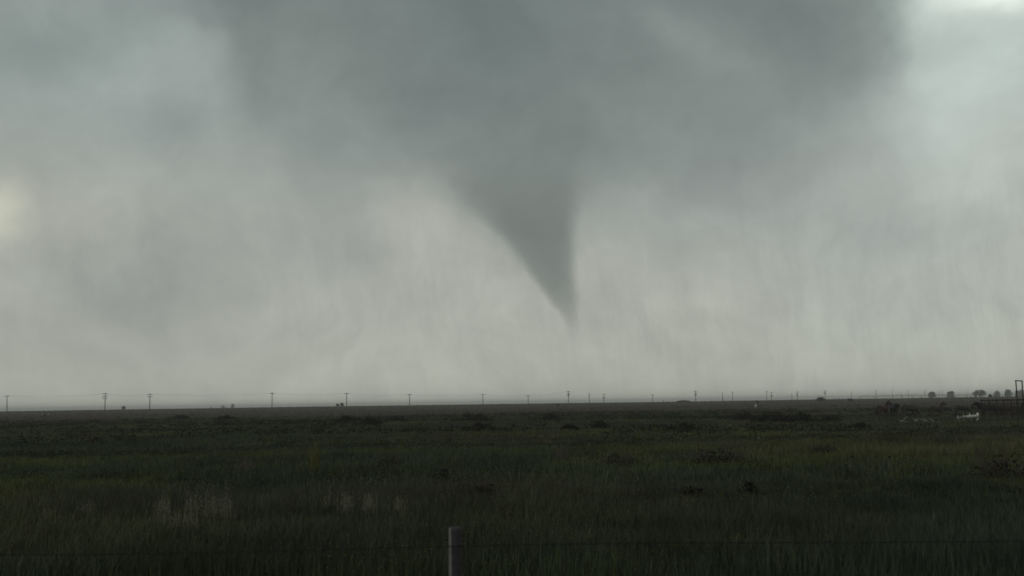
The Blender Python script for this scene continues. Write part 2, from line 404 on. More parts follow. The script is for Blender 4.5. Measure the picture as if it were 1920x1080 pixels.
def blades(x, y, h, w, col, lean=.35, z0=-.03, base=None):
    """one bent, tapered leaf per point: two quads collapsed to 3 triangles"""
    n = len(x); th = rng.random(n)*2*math.pi; ux, uy = np.cos(th), np.sin(th)
    # blades face any direction; lean away from their width
    le = np.clip(rng.normal(0, lean, n), -1.2, 1.2)*h; lx, ly = -uy*le, ux*le
    z = (H(x, y) if base is None else base)+z0
    p = np.empty((n, 5, 3)); w2 = w/2
    p[:, 0] = np.c_[x-ux*w2, y-uy*w2, z]; p[:, 1] = np.c_[x+ux*w2, y+uy*w2, z]
    p[:, 2] = np.c_[x-ux*w2*.8+lx*.3, y-uy*w2*.8+ly*.3, z+h*.55]; p[:, 3] = np.c_[x+ux*w2*.8+lx*.3, y+uy*w2*.8+ly*.3, z+h*.55]
    p[:, 4] = np.c_[x+lx, y+ly, z+h]
    b0 = (np.arange(n)*5)[:, None]
    fi = (b0+np.array([0, 1, 3, 0, 3, 2, 2, 3, 4])[None, :]).reshape(-1)
    return p.reshape(-1, 3), fi, np.repeat(col, 5, 0)
def grass_object(name, sets, label):
    V_, F_, C_ = [], [], []; off = 0
    for s_ in sets:
        v_, f_, c_ = s_; V_.append(v_); F_.append(f_+off); C_.append(c_); off += len(v_)
    o = link(name, mesh_np(name, np.concatenate(V_), np.concatenate(F_), 3, np.concatenate(C_)), M_grass)
    tag(o, label, 'grass', None, 'stuff'); return o
sets = []
for d0, d1, n, hh, ww in ((5, 16, 24000, .24, .010), (16, 32, 170000, .34, .011), (32, 60, 170000, .34, .022), (60, 110, 150000, .2, .04), (110, 200, 120000, .15, .08)):
    x, y = scatter(d0, d1, n)
    tall = .3+.7*vnoise(x/4+7, y/3+60)+.7*vnoise(x/1.1+7, y/.9+23)
    h = hh*tall*(.55+.75*rng.random(n)); sets.append(blades(x, y, h, ww*(.6+.8*rng.random(n)), species_color(x, y, n), .5))
grass_object('prairie_grass', sets, 'dark green prairie grass and weeds filling the near field')
sets = []
x, y = scatter(200, 420, 70000); h = .22*(.5+.8*rng.random(len(x)))*(.5+vnoise(x/20, y/14)); sets.append(blades(x, y, h, .3*(.5+rng.random(len(x))), species_color(x, y, len(x)), .4))
x, y = scatter(420, 1050, 30000); h = .5*(.3+.7*rng.random(len(x)))*(.3+vnoise(x/60, y/60)); sets.append(blades(x, y, h, .5*(.5+rng.random(len(x))), species_color(x, y, len(x)), .4))
grass_object('dry_grass', sets, 'brownish dry grass of the far field below the horizon')
# small yellow wildflower heads above the grass
n = 26000; x, y = scatter(15, 90, n, power=0); dr = vnoise(x/6+12, y/5+44)
keep = rng.random(n) < np.clip((dr-.45)*3, .04, 1)*(.35+.65*sst(y, 18, 30)); x = x[keep]; y = y[keep]; n = len(x)
s_ = .008+.0002*y; zb = H(x, y)+.28+.22*rng.random(n); fl = []
col = np.where((rng.random(n) < .8)[:, None], np.array((.30, .26, .05)), np.array((.3, .3, .26)))*(.5+.7*rng.random(n))[:, None]
th = rng.random(n)*6.28; p = np.empty((n, 4, 3))
for k in range(4):
    a = th+k*math.pi/2; p[:, k] = np.c_[x+np.cos(a)*s_, y-.6*np.sin(a)*s_, zb+np.sin(a)*s_*.8]
fi = ((np.arange(n)*4)[:, None]+np.array([0, 1, 2, 0, 2, 3])[None, :]).reshape(-1)
o = link('wildflowers', mesh_np('wildflowers', p.reshape(-1, 3), fi, 3, np.repeat(col, 4, 0)), M_leaf); tag(o, 'tiny yellow wildflowers dotted through the near grass', 'wildflowers', None, 'stuff')

def leaf_cloud(n, centers, radii, size, cols, flat=1.0):
    """n leaf-sized facets in clumps"""
    centers = np.array(centers, float); radii = np.array(radii, float); k = rng.choice(len(centers), n, p=radii**2/np.sum(radii**2))
    d = rng.normal(size=(n, 3)); d /= np.linalg.norm(d, axis=1)[:, None]; rr_ = radii[k]*(.45+.6*rng.random(n)**.6)
    c = centers[k]+d*rr_[:, None]*np.array((1, 1, flat)); a = rng.normal(size=(n, 3)); a /= np.linalg.norm(a, axis=1)[:, None]
    b_ = np.cross(a, rng.normal(size=(n, 3))); b_ /= np.linalg.norm(b_, axis=1)[:, None]; s = size*(.6+.8*rng.random(n))[:, None]
    p = np.stack([c-a*s, c-b_*s*.55, c+a*s, c+b_*s*.55], 1).reshape(-1, 3)
    cc = np.array(cols)[rng.integers(0, len(cols), n)]*(.7+.6*rng.random(n))[:, None]
    return p, (np.arange(n*4)), np.repeat(cc, 4, 0)
GREEN = [(.022, .03, .013), (.03, .038, .016), (.016, .022, .012)]
BROWN = [(.035, .027, .022), (.028, .024, .02), (.022, .024, .014)]
DARK = [(.013, .016, .010), (.018, .02, .012), (.024, .022, .015)]
# low leafy weeds and scrub, far too many to count
def weed_layer():
    PV_, PF, PC = [], [], []; off = 0
    for d0, d1, nc, r0, sz, nl in ((14, 34, 1600, .15, .03, 26), (34, 80, 2200, .26, .055, 20), (80, 260, 4200, .5, .13, 14), (260, 800, 1500, .45, .22, 9)):
        x, y = scatter(d0, d1, nc*3); far_ = ~((x > .31*y) & (y > 92) & (y < 150)); x, y = x[far_], y[far_]; k = vnoise(x/12+90, y/6+14); keep = rng.random(len(x)) < sst(k, .4, .75)*.8+.06
        x, y = x[keep][:nc], y[keep][:nc]; m = len(x); z = H(x, y); r = r0*(.5+1.1*rng.random(m))
        tone = np.array(((.014, .018, .010), (.024, .023, .015), (.026, .033, .014), (.034, .028, .021)))[rng.choice(4, m, p=(.4, .25, .2, .15))]
        q_ = np.repeat(np.arange(m), nl); N = len(q_); d = rng.normal(size=(N, 3)); d /= np.linalg.norm(d, axis=1)[:, None]; d[:, 2] = np.abs(d[:, 2])
        c = np.c_[x[q_], y[q_], z[q_]+r0*.1]+d*r[q_][:, None]*(.4+.6*rng.random(N))[:, None]*np.array((1.5, 1.2, .8))
        a = rng.normal(size=(N, 3)); a /= np.linalg.norm(a, axis=1)[:, None]; b_ = np.cross(a, rng.normal(size=(N, 3))); b_ /= np.linalg.norm(b_, axis=1)[:, None]
        s = (sz*(.5+rng.random(N)))[:, None]; p = np.stack([c-a*s, c-b_*s*.5, c+a*s, c+b_*s*.5], 1).reshape(-1, 3)
        PV_.append(p); PC.append(np.repeat(tone[q_]*(.6+.8*rng.random(N))[:, None], 4, 0)); off += len(p)
    V_ = np.concatenate(PV_); o = link('low_weeds', mesh_np('low_weeds', V_, np.arange(len(V_)), 4, np.concatenate(PC)), M_leaf)
    tag(o, 'low leafy weeds and scrub mottling the green pasture', 'weeds', None, 'stuff')
weed_layer()
def shrub(px, py, wpx, hpx, cols, label, name='shrub', cat='shrub', group='dark shrubs dotted over the pasture', twiggy=False, dist=None):
    loc = canopy_at(px, py) if dist is None else at(px, dist)
    sc = loc.y/FPX; W = wpx*sc; Hh = hpx*sc*1.1+(CAN(loc.y) if dist is None else 0)
    t = empty(name, loc)
    k = max(5, int(6*W/Hh)); cs = []; rs = []
    for i in range(k):
        u = (i+.5)/k*2-1; r = Hh*.38*(.6+.6*random.random())*(1-.35*u*u)
        cs.append((u*(W/2-r*.6), random.uniform(-.35, .35)*W*.6, max(r*.75, Hh*random.uniform(.25, .72)*(1-.5*u*u)))); rs.append(r)
    if dist is None:
        for i in range(k*2):
            u = random.uniform(-1.25, 1.25); r = Hh*random.uniform(.12, .24); cs.append((u*W/2, random.uniform(-.5, .5)*W*.7, r*.8)); rs.append(r)
    nn = 300 if twiggy else 420; sz = max(.05, sc*1.6)
    nl = int(min(1500, nn*(W/Hh)))
    p, fi, cc = leaf_cloud(nl, cs, rs, sz, cols, .8)
    p[:, 2] = np.maximum(p[:, 2], .0)
    link('foliage', mesh_np('foliage', p, fi, 4, cc), M_leaf, t)
    st = MB()
    for i in range(26 if twiggy else 7):
        a = random.uniform(-1, 1)*W*.42; e = Vector((a*1.15+random.uniform(-.1, .1), random.uniform(-.2, .2)*W, Hh*random.uniform(.6, 1.12 if twiggy else .8)))
        st.tube([(a*.5, e.y*.3, 0), (a*.85, e.y*.7, e.z*.5), e], [max(.02, sc*.35), max(.015, sc*.28), max(.008, sc*.2)], 4)
    st.build('stems', M_bark, t)
    tag(t, label, cat, group); return t
SH = [
 (885, 789, 62, 15, BROWN, 'wide dark brown shrub in far pasture, left of centre under a one-armed pole'),
 (903, 803, 36, 11, DARK, 'low dark shrub just in front of the wide brown one left of the funnel tip'),
 (835, 894, 32, 14, DARK, 'compact nearly black bush alone in the green grass above the fence post'),
 (1033, 786, 34, 10, BROWN, 'small brown shrub in far pasture left of the double-tier pole'),
 (1068, 804, 30, 9, DARK, 'low dark shrub in mid pasture under the funnel tip'),
 (1125, 800, 28, 11, DARK, 'small rounded dark shrub right of the funnel tip in mid pasture'),
 (1280, 805, 54, 14, DARK, 'broad dark shrub in mid pasture below the low mound on the horizon'),
 (1395, 786, 46, 12, BROWN, 'brown shrub left of the long dark thicket in far pasture'),
 (1452, 789, 66, 18, DARK, 'longest dark thicket in far pasture between marker and horses'),
 (1500, 790, 48, 17, DARK, 'dark thicket adjoining the right end of the longest one'),
 (1558, 789, 32, 11, GREEN, 'small green-black shrub left of the horse group'),
 (1300, 917, 42, 12, DARK, 'low dark green hummock in the near grass right of centre, the left one of two'),
 (1404, 915, 44, 12, DARK, 'low dark green hummock in the near grass right of centre, the right one of two'),
 (1345, 864, 110, 28, BROWN, 'large twiggy brown brush patch in the middle of the right field'),
 (1165, 870, 80, 22, BROWN, 'twiggy brown brush patch between the pale tuft and the large patch'),
 (1880, 888, 110, 44, BROWN, 'big dark brown brush at the right edge of the field below the corral'),
 (1545, 848, 50, 16, BROWN, 'faint brown brush in the green below the left end of the horses'),
 (905, 920, 60, 20, BROWN, 'thin reddish brown stems just beyond the fence post'),
 (655, 790, 44, 10, DARK, 'low dark shrub in far pasture, leftmost of the row of three left of centre'),
 (695, 795, 36, 11, DARK, 'dark shrub in far pasture, middle one of the row of three left of centre'),
 (745, 789, 34, 9, BROWN, 'brown shrub in far pasture, right one of the row of three left of centre'),
 (730, 870, 44, 16, BROWN, 'loose brown brush left of the compact black bush'),
 (425, 787, 36, 8, DARK, 'small dark shrub in far pasture between the second and third poles of the left'),
 (340, 785, 26, 7, DARK, 'lowest dark shrub in far pasture right of the two-armed pole'),
 (1610, 802, 40, 12, DARK, 'dark shrub in the grass in front and left of the horses')]
for a in SH: shrub(*a, twiggy=(a[4] is BROWN))

# horizon trees and bushes
def tree(px, top, wpx, dist, cols, label, name='tree', cat='tree', group='trees on the horizon', base_py=None, dome=False, leaf=None):
    wpx *= 1.12; top -= .5
    loc = at(px, dist); sc = dist/FPX; ht = zat(px, top, dist)-loc.z; W = wpx*sc
    t = empty(name, loc)
    tr = MB(); tr.tube([(0, 0, -.3), (ht*.02, 0, ht*.25), (0, ht*.02, ht*.6)], [ht*.05, ht*.035, ht*.02], 7)
    for i in range(7):
        a = i*2*math.pi/7+random.random(); rr_ = W*.36*random.uniform(.6, 1); z = ht*random.uniform(.45, .85)
        tr.tube([(0, 0, ht*random.uniform(.16, .4)), (math.cos(a)*rr_*.5, math.sin(a)*rr_*.5, z*.75), (math.cos(a)*rr_, math.sin(a)*rr_, z)], [ht*.02, ht*.014, ht*.006], 5)
    tr.build('trunk', M_bark, t)
    cs = []; rs = []
    for i in range(30):
        a = random.uniform(0, 2*math.pi); zf = random.uniform(.2, .86); r = ht*random.uniform(.14, .22)
        env = W*.5*(math.sin(math.pi*min(1, (zf*.85+.12)))**(.45 if dome else .7))-r*.7; e = env*math.sqrt(random.uniform(.25, 1))
        cs.append((math.cos(a)*e, math.sin(a)*e*.8, zf*ht)); rs.append(r)
    p, fi, cc = leaf_cloud(3200, cs, rs, ht*.036, cols, .85)
    link('crown', mesh_np('crown', p, fi, 4, cc), M_leaf, t)
    tag(t, label, cat, group)
TG = [(.03, .036, .025), (.04, .046, .03)]
tree(1748, 734.5, 15, 1350, TG, 'flat-topped grey tree, leftmost of the tree row on the right horizon')
tree(1783, 733.5, 14, 1350, TG, 'dome-shaped grey tree with a smooth rounded top, right of the flat-topped one', dome=True)
tree(1836, 730.5, 23, 1250, TG, 'largest grey tree on the right horizon, wide with ragged shoulders', dome=True)
tree(1870, 732.5, 13, 1450, TG, 'small leaning grey tree just right of the largest tree')
tree(1891, 730, 14, 1400, TG, 'narrow grey tree left of the tall corral gate frame')
tree(1913, 730.5, 19, 1450, TG, 'pale grey tree seen through the tall corral gate frame')
tree(232, 761, 8, 1150, TG, 'tiny tree on the horizon between the three-armed and two-armed poles')
tree(418, 759.5, 7, 2400, TG, 'faint low tree on the left horizon, left one of a distant pair')
tree(436, 757.5, 6, 2400, TG, 'faint upright tree on the left horizon, right one of a distant pair')
tree(633, 757, 7, 850, GREEN, 'low dark tree left of its taller neighbour beside the fifth pole')
tree(641, 755.5, 7, 850, GREEN, 'dark round tree right beside the fifth pole from the left')
shrub(1539, 748, 15, 9, GREEN, 'spiky dark bush standing on the horizon left of a pole', group='bushes on the horizon', dist=700, twiggy=True)
shrub(1282, 753, 26, 3, DARK, 'long low dark mound of brush on the horizon left of a pole', group='bushes on the horizon', dist=800)
shrub(1421, 750, 4, 5, DARK, 'small pointed bush on the horizon left of two close poles', group='bushes on the horizon', dist=650)
shrub(1857, 744, 5, 5, DARK, 'tiny pointed bush on the horizon behind the corral', group='bushes on the horizon', dist=800)
shrub(1594, 748, 9, 5, DARK, 'low bush at the foot of a pole left of the leaning fence post', group='bushes on the horizon', dist=650)
shrub(1046, 759, 4, 4, DARK, 'tiny dark bush on the horizon left of the double-tier pole', group='bushes on the horizon', dist=650)

# pale seeding tufts and the yellow weed
def tuft(px, py, wpx, hpx, cols, n, label, name, cat, group=None, lean=.16):
    n = int(n*1.8); loc = canopy_at(px, py); sc = loc.y/FPX; W = wpx*sc/2; hh = hpx*sc*1.1+CAN(loc.y)
    x = rng.normal(0, W*.5, n); y = rng.normal(0, W*.5, n); h = hh*(.55+.45*rng.random(n))
    zl = H(x+loc.x, y+loc.y)-loc.z
    cc = np.array(cols)[rng.integers(0, len(cols), n)]*(.7+.6*rng.random(n))[:, None]
    a = blades(x, y, h, np.full(n, .7*sc), cc*.65, lean, base=zl)
    # plume at the head of each stem
    idx = np.arange(n)*5+4; tip = a[0][idx]; k = 4; tp = np.repeat(tip, k, 0)+rng.normal(size=(n*k, 3))*np.array((.012, .012, hh*.17))-np.array((0, 0, hh*.2))
    m = len(tp); s = sc*.8; p = np.stack([tp+(-s*.5, 0, 0), tp+(0, 0, -s*1.8), tp+(s*.5, 0, 0), tp+(0, 0, s*1.8)], 1)
    R = rng.random(m)*3.14; 
    off = p-tp[:, None]; off = np.stack([off[..., 0]*np.cos(R)[:, None], off[..., 0]*np.sin(R)[:, None], off[..., 2]], -1); p = (tp[:, None]+off).reshape(-1, 3)
    t = empty(name, loc)
    link('stems', mesh_np('stems', a[0], a[1], 3, a[2]), M_grass, t)
    link('seed_heads', mesh_np('seed_heads', p, np.arange(m*4), 4, np.repeat(np.repeat(cc, k, 0), 4, 0)), M_leaf, t)
    tag(t, label, cat, group)
STRAW = [(.25, .235, .155), (.19, .185, .125), (.28, .265, .19)]
PINK = [(.15, .125, .105), (.12, .10, .08)]
YEL = [(.17, .16, .05), (.12, .125, .045)]
GR = 'pale seeding grass tufts in the near field'
for px, py, w, h, n, lab in (
 (165, 953, 26, 18, 26, 'small pale seeding grass tuft, leftmost in the near field'),
 (88, 968, 24, 18, 16, 'sparse pale grass tuft near the left edge of the field'),
 (302, 956, 34, 26, 60, 'dense pale seeding grass tuft at the left end of the big cluster'),
 (360, 952, 26, 30, 40, 'upright pale grass tuft in the middle of the big left cluster'),
 (393, 958, 20, 36, 34, 'tallest pale grass tuft of the big left cluster'),
 (422, 962, 34, 34, 50, 'pale grass tuft at the right end of the big left cluster'),
 (345, 975, 90, 22, 60, 'low spread-out straw tuft in front of the big left cluster'),
 (612, 941, 8, 16, 8, 'single thin pale stalk tuft left of the middle cluster'),
 (650, 946, 34, 22, 50, 'left pale grass tuft of the cluster above and left of the fence post'),
 (690, 950, 34, 24, 60, 'middle pale grass tuft of the cluster above and left of the fence post'),
 (748, 955, 28, 22, 26, 'right loose pale grass tuft nearest the fence post'),
 (1052, 854, 34, 19, 36, 'pale feathery tuft beside brown brush under the funnel')):
    tuft(px, py, w, h, (PINK if px == 1052 else STRAW), n, lab, 'grass_tuft', 'grass tuft', GR)
tuft(460, 880, 34, 17, PINK, 60, 'pinkish dry tuft in the green above the big pale cluster', 'grass_tuft', 'grass tuft', GR)
tuft(590, 876, 26, 48, YEL, 60, 'tall yellow-green weed standing alone left of centre', 'tall_weed', 'weed')
tuft(208, 788, 12, 7, PINK, 20, 'small dry straw tuft in far pasture below the three-armed pole', 'grass_tuft', 'grass tuft', GR)
# weed stalks along the crest
n = 420; px_ = rng.random(n)*1920; 
x = []; y = []
for a in px_:
    dd = random.uniform(430, 950); p = at(a, dd); x.append(p.x); y.append(p.y)
x = np.array(x); y = np.array(y); cl = vnoise(x/40+3, y*0+5)
h = (.5+1.6*rng.random(n)**3)*(.3+cl); grass_object('weed_stalks', [blades(x, y, h, .45*(.5+rng.random(n)), species_color(x, y, n)*.7, .2), blades(x+.5, y, h*.6, np.full(n, .5), species_color(x, y, n)*.7, .4)], 'scattered weed stalks breaking the line of the horizon')

# ------------------------------------------------------------------ utility poles
def pole(px, top, dist, arms, trans, label, lean=0.0, r=.25):
    loc = at(px, dist); ht = zat(px, top, dist)-loc.z
    t = empty('utility_pole', loc, random.uniform(-.12, .12)); t.rotation_euler = (0, lean, random.uniform(-.15, .15))
    MB().tube([(0, 0, -.5), (0, 0, ht*.5), (0, 0, ht)], [r*1.15, r, r*.75], 8).build('shaft', M_pole, t)
    for zt, half in arms:
        o = MB().box((-half, -.45, -.13), (half, -.25, .13)).build('crossarm', M_pole, t, (0, 0, ht-zt)); o.rotation_euler = (0, random.uniform(-.05, .05), 0)
        ins = MB()
        for k in (-.93, -.5, .5, .93): ins.tube([(half*k, -.35, .13), (half*k, -.35, .42)], [.09, .08], 6)
        ins.build('insulators', M_trans, o)
    if trans is not None:
        for s in (-1, 1): MB().tube([(s*.5, 0, -.6), (s*.5, 0, .55)], .42, 9).build('transformer', M_trans, t, (0, -.1, ht-trans))
    tag(t, label, 'utility pole', 'utility poles along the horizon'); return t, loc, ht
A1 = [(.7, 1.55)]; A2 = [(.6, 1.5), (2.2, 1.5)]; A3 = [(.5, 1.6), (2.0, 1.7), (3.2, 1.5)]
PL = [
 (13.5, 741, 690, A1, None, 'leaning wooden pole with one crossarm at the left edge of the horizon', -.05),
 (196.5, 737, 650, A3, None, 'wooden pole with three crossarms, near the left'),
 (280.5, 738, 660, [(.5, 1.5), (2.0, 1.6)], None, 'wooden pole with two crossarms right of the three-armed one'),
 (510, 736, 715, A1, None, 'plain one-armed pole right of the faint pair of distant trees'),
 (650, 736.5, 730, A1, None, 'one-armed pole with a dark round tree close on its left'),
 (768, 738.5, 790, A1, None, 'one-armed pole nearest left of the funnel with a bare stretch both sides'),
 (905.5, 738.5, 860, A1, None, 'one-armed pole above the wide brown shrub'),
 (990.5, 740.5, 930, A1, None, 'shorter one-armed pole with a thick dark foot, left of the funnel tip'),
 (1066, 733, 900, A2, 3.4, 'tall two-tier pole with transformers right under the funnel tip'),
 (1105, 736.5, 930, [], None, 'bare grey pole without crossarm right of the funnel tip'),
 (1132.5, 738, 960, A1, 3.8, 'transformer pole immediately right of the bare grey pole'),
 (1224, 739.5, 1000, A1, None, 'faint one-armed pole left of the low dark mound'),
 (1304.5, 732.5, 950, A2, 3.6, 'transformer pole right of the low dark mound'),
 (1355, 735.5, 1000, [], None, 'bare pole, left one of a pair between mound and white marker'),
 (1374, 734.5, 1000, [(.4, .9)], None, 'short-armed pole, right one of a pair between mound and white marker'),
 (1438, 733.5, 1050, [(.4, .8)], None, 'short-armed pole close left of a transformer pole, right of the pointed bush'),
 (1447, 734.5, 1050, A1, 3.8, 'transformer pole close right of a short-armed one, right of the pointed bush'),
 (1485, 737.5, 1150, [], None, 'thin bare pole left of a transformer pole near the spiky bush'),
 (1495.5, 734, 1100, A1, 3.4, 'transformer pole between the thin bare pole and the spiky bush'),
 (1547.5, 731.5, 1150, A2, 3.6, 'two-tier pole just right of the spiky bush'),
 (1597.5, 733, 1250, [], None, 'bare pole with a low bush at its foot left of the leaning fence post'),
 (1643, 732, 1350, A1, 3.8, 'transformer pole above the first horse'),
 (1674, 731, 1400, [(.4, 1.0)], None, 'short-armed pole standing where the irrigation arm begins'),
 (1690.5, 735, 1500, [], None, 'faintest short bare pole above the black horse'),
 (1703.5, 731, 1450, [(.4, .9)], None, 'short-armed pole above the grazing grey horse'),
 (1735, 731, 1500, A1, 3.8, 'transformer pole directly left of the flat-topped tree'),
 (1761, 732, 1650, [], None, 'faint bare pole right of the flat-topped tree, left one of two'),
 (1767.5, 732, 1600, [(.4, .7)], None, 'faint pole right of the flat-topped tree, right one of two'),
 (1813.5, 732, 1700, [], None, 'faint bare pole between the dome-shaped tree and the largest tree')]
placed = [pole(*a[:6], lean=(a[6] if len(a) > 6 else 0)) for a in PL]
pl_ = empty('power_lines', placed[0][1])
lines = [0, 1, 2, 3, 4, 5, 6, 7, 8]
for i in range(len(lines)-1):
    (_, a, ha), (_, b_, hb) = placed[lines[i]], placed[lines[i+1]]
    for off in (-1.4, 0, 1.4):
        p0 = a+Vector((off, 0, ha-.4)); p1 = b_+Vector((off, 0, hb-.4)); path = []
        for k in range(9):
            u = k/8; p = p0.lerp(p1, u); p.z -= 4*u*(1-u)*1.1; path.append(p)
        MB().tube([p-placed[0][1] for p in path], .014, 3, False).build('conductor', M_wire, pl_)
tag(pl_, 'thin sagging power lines strung between the left horizon poles', 'power lines')

# ------------------------------------------------------------------ centre-pivot irrigation arm on the right horizon
pv_ = empty('irrigation_pivot', at(1722, 1500)); org = pv_.location.copy()
xs = [1612, 1640, 1675, 1692, 1711, 1728, 1748, 1772, 1792, 1812, 1830]; PT = []
for i, a in enumerate(xs):
    d_ = 1420+i*18; z = at(a, d_); z.z = zat(a, 757-.0146*(a-960)-3.6-(1.0 if 1 < i < 8 else 0), d_); PT.append(z)
for i, p in enumerate(PT):
    t_ = MB(); gz_ = Hz(p.x, p.y)
    for s in (-1.6, 1.6): t_.tube([(s, 0, gz_-p.z), (s*.2, 0, 0)], .2, 5)
    t_.tube([(-1.6, 0, gz_-p.z+.5), (1.6, 0, gz_-p.z+.5)], .14, 5)
    t_.build('tower', M_pale, pv_, p-org)
for a, b_ in zip(PT[:-1], PT[1:]):
    s_ = MB(); mid = []
    for k in range(7):
        u = k/6; p = a.lerp(b_, u); p.z += 4*u*(1-u)*1.1; mid.append(p-org)
    s_.tube(mid, .26, 5); low = [m_-Vector((0, 0, 4*(k/6)*(1-k/6)*1.5)) for k, m_ in enumerate(mid)]
    s_.tube(low, .12, 4)
    for k in range(1, 6): s_.tube([mid[k], low[k]], .1, 4)
    s_.build('span', M_pale, pv_)
tag(pv_, 'long centre-pivot irrigation arm on the right horizon in front of the trees', 'irrigation system')

# ------------------------------------------------------------------ fences
# near fence: one weathered post in view, barbed wire running right across
FY = 11.6
base = at(855, FY)
fen = empty('wire_fence', (0, FY, 0))
def post_mesh(hh):
    bm = bmesh.new(); N = 14; rings = []
    prof_ = [.074*(1+.10*math.sin(3*k*2*math.pi/N+.6)+.05*math.sin(5*k*2*math.pi/N)) for k in range(N)]
    zl = [-.4, .2, .6, .9, 1.1, hh-.02, hh]
    for zi, z in enumerate(zl):
        s = 1.02-.04*z+(-.05 if zi == len(zl)-1 else 0)
        rings.append([bm.verts.new((math.cos(2*math.pi*k/N)*prof_[k]*s*(1+.02*math.sin(z*9+k)), math.sin(2*math.pi*k/N)*prof_[k]*s, z+(.012*math.sin(k*1.7) if zi == len(zl)-1 else 0))) for k in range(N)])
    for a_, b_ in zip(rings[:-1], rings[1:]):
        for k in range(N):
            f_ = bm.faces.new((a_[k], a_[(k+1) % N], b_[(k+1) % N], b_[k])); f_.smooth = True
            if k in (7, 8): f_.material_index = 1
    bm.faces.new(rings[-1]); me = bpy.data.meshes.new('post'); bm.to_mesh(me); bm.free(); return me
M_strip = mat('pale_post_strip', (.17, .165, .15), .8, .25, 18, bump=.2)  # paler tone for the strip along the post's left edge
M_wood2 = mat('weathered_post_wood', (.042, .037, .041), .85, .3, 16, bump=.4)
topz = zat(853, 990, FY)
for dx_ in (0, -7.4, 7.6):
    xw = ray(855, 1060).x/ray(855, 1060).y*FY
    me = post_mesh(topz-Hz(xw+dx_, FY)+.0); me.materials.append(M_wood2); me.materials.append(M_strip)
    o = link('post', me, None, fen, (xw+dx_, 0, Hz(xw+dx_, FY))); o.rotation_euler = (0, -.006, .15)
    if dx_ == 0: o['label'] = 'weathered grey wooden post with a pale strip down its left edge'
for zw in (topz-.19, topz-.58, topz-.92):
    w_ = MB(); pa, pb = [], []
    for i in range(181):
        x = -9+i*.1; sag = .018*math.sin(x*.7+zw); th = x*22
        pa.append((x, -.105+.004*math.sin(th), zw+sag+.004*math.cos(th))); pb.append((x, -.105-.004*math.sin(th), zw+sag-.004*math.cos(th)))
    w_.tube(pa, .0027, 4); w_.tube(pb, .0027, 4)
    wo = w_.build('barbed_wire', M_wire, fen); w_ = MB()
    for i in range(140):
        x = -8.9+i*.128; z = zw+.018*math.sin(x*.7+zw)
        w_.tube([(x-.006, -.105-.014, z-.012), (x+.006, -.105+.014, z+.012)], .0018, 3); w_.tube([(x+.006, -.105-.012, z+.014), (x-.006, -.105+.012, z-.014)], .0018, 3)
    w_.build('barbs', M_wire, wo)
tag(fen, 'barbed wire fence with a weathered wooden post across the foreground', 'fence')

# mid-field fence: thin posts at the edge of the brown field
mf = empty('pasture_fence', (0, 285, 0)); px_list = [x for x in range(40, 1900, 59)]
posts = []
pm = MB().tube([(0, 0, -.2), (0, 0, 1.25)], [.075, .06], 6).build('post', M_wood, mf)
for i, a in enumerate(px_list):
    p = at(a, 285); o = pm if i == 0 else pm.copy()
    if i: COL.objects.link(o)
    o.location = (p.x, 0, p.z); o.rotation_euler = (random.uniform(-.05, .05), random.uniform(-.06, .06), 0); o.scale = (1, 1, random.uniform(.9, 1.15)); posts.append(o.location.copy())
for zz_ in (.45, .8, 1.1):
    MB().tube([p+Vector((0, 0, zz_)) for p in posts], .008, 3).build('wire', M_wire, mf)
tag(mf, 'thin-posted wire fence crossing the far pasture below the horizon', 'fence')
lp = at(1610, 190); o = MB().tube([(0, 0, -.2), (.10, 0, .7), (.18, 0, 1.42)], [.09, .08, .075], 7).build('fence_post', M_pole, None, lp)
tag(o, 'lone dark leaning fence post breaking the horizon left of the horses', 'fence post')

# white disc marker
mk = empty('marker', at(1418, 330)); kz = zat(1418, 760.5, 330)-mk.location.z
MB().tube([(0, .1, -.2), (0, .1, kz+.1)], .06, 6).build('stake', M_pole, mk)
o = MB().tube([(0, -.04, 0), (0, .04, 0)], .55, 18).build('disc', M_dull, mk, (-.1, 0, kz)); o.rotation_euler = (.1, .25, -.5); o.scale = (.7, 1, 1)
MB().tube([(0, 0, -.5), (.05, 0, .5)], .28, 8).build('backing', M_pole, mk, (.5, .1, kz))
tag(mk, 'small white tilted round marker on a dark stake in the far pasture', 'marker')

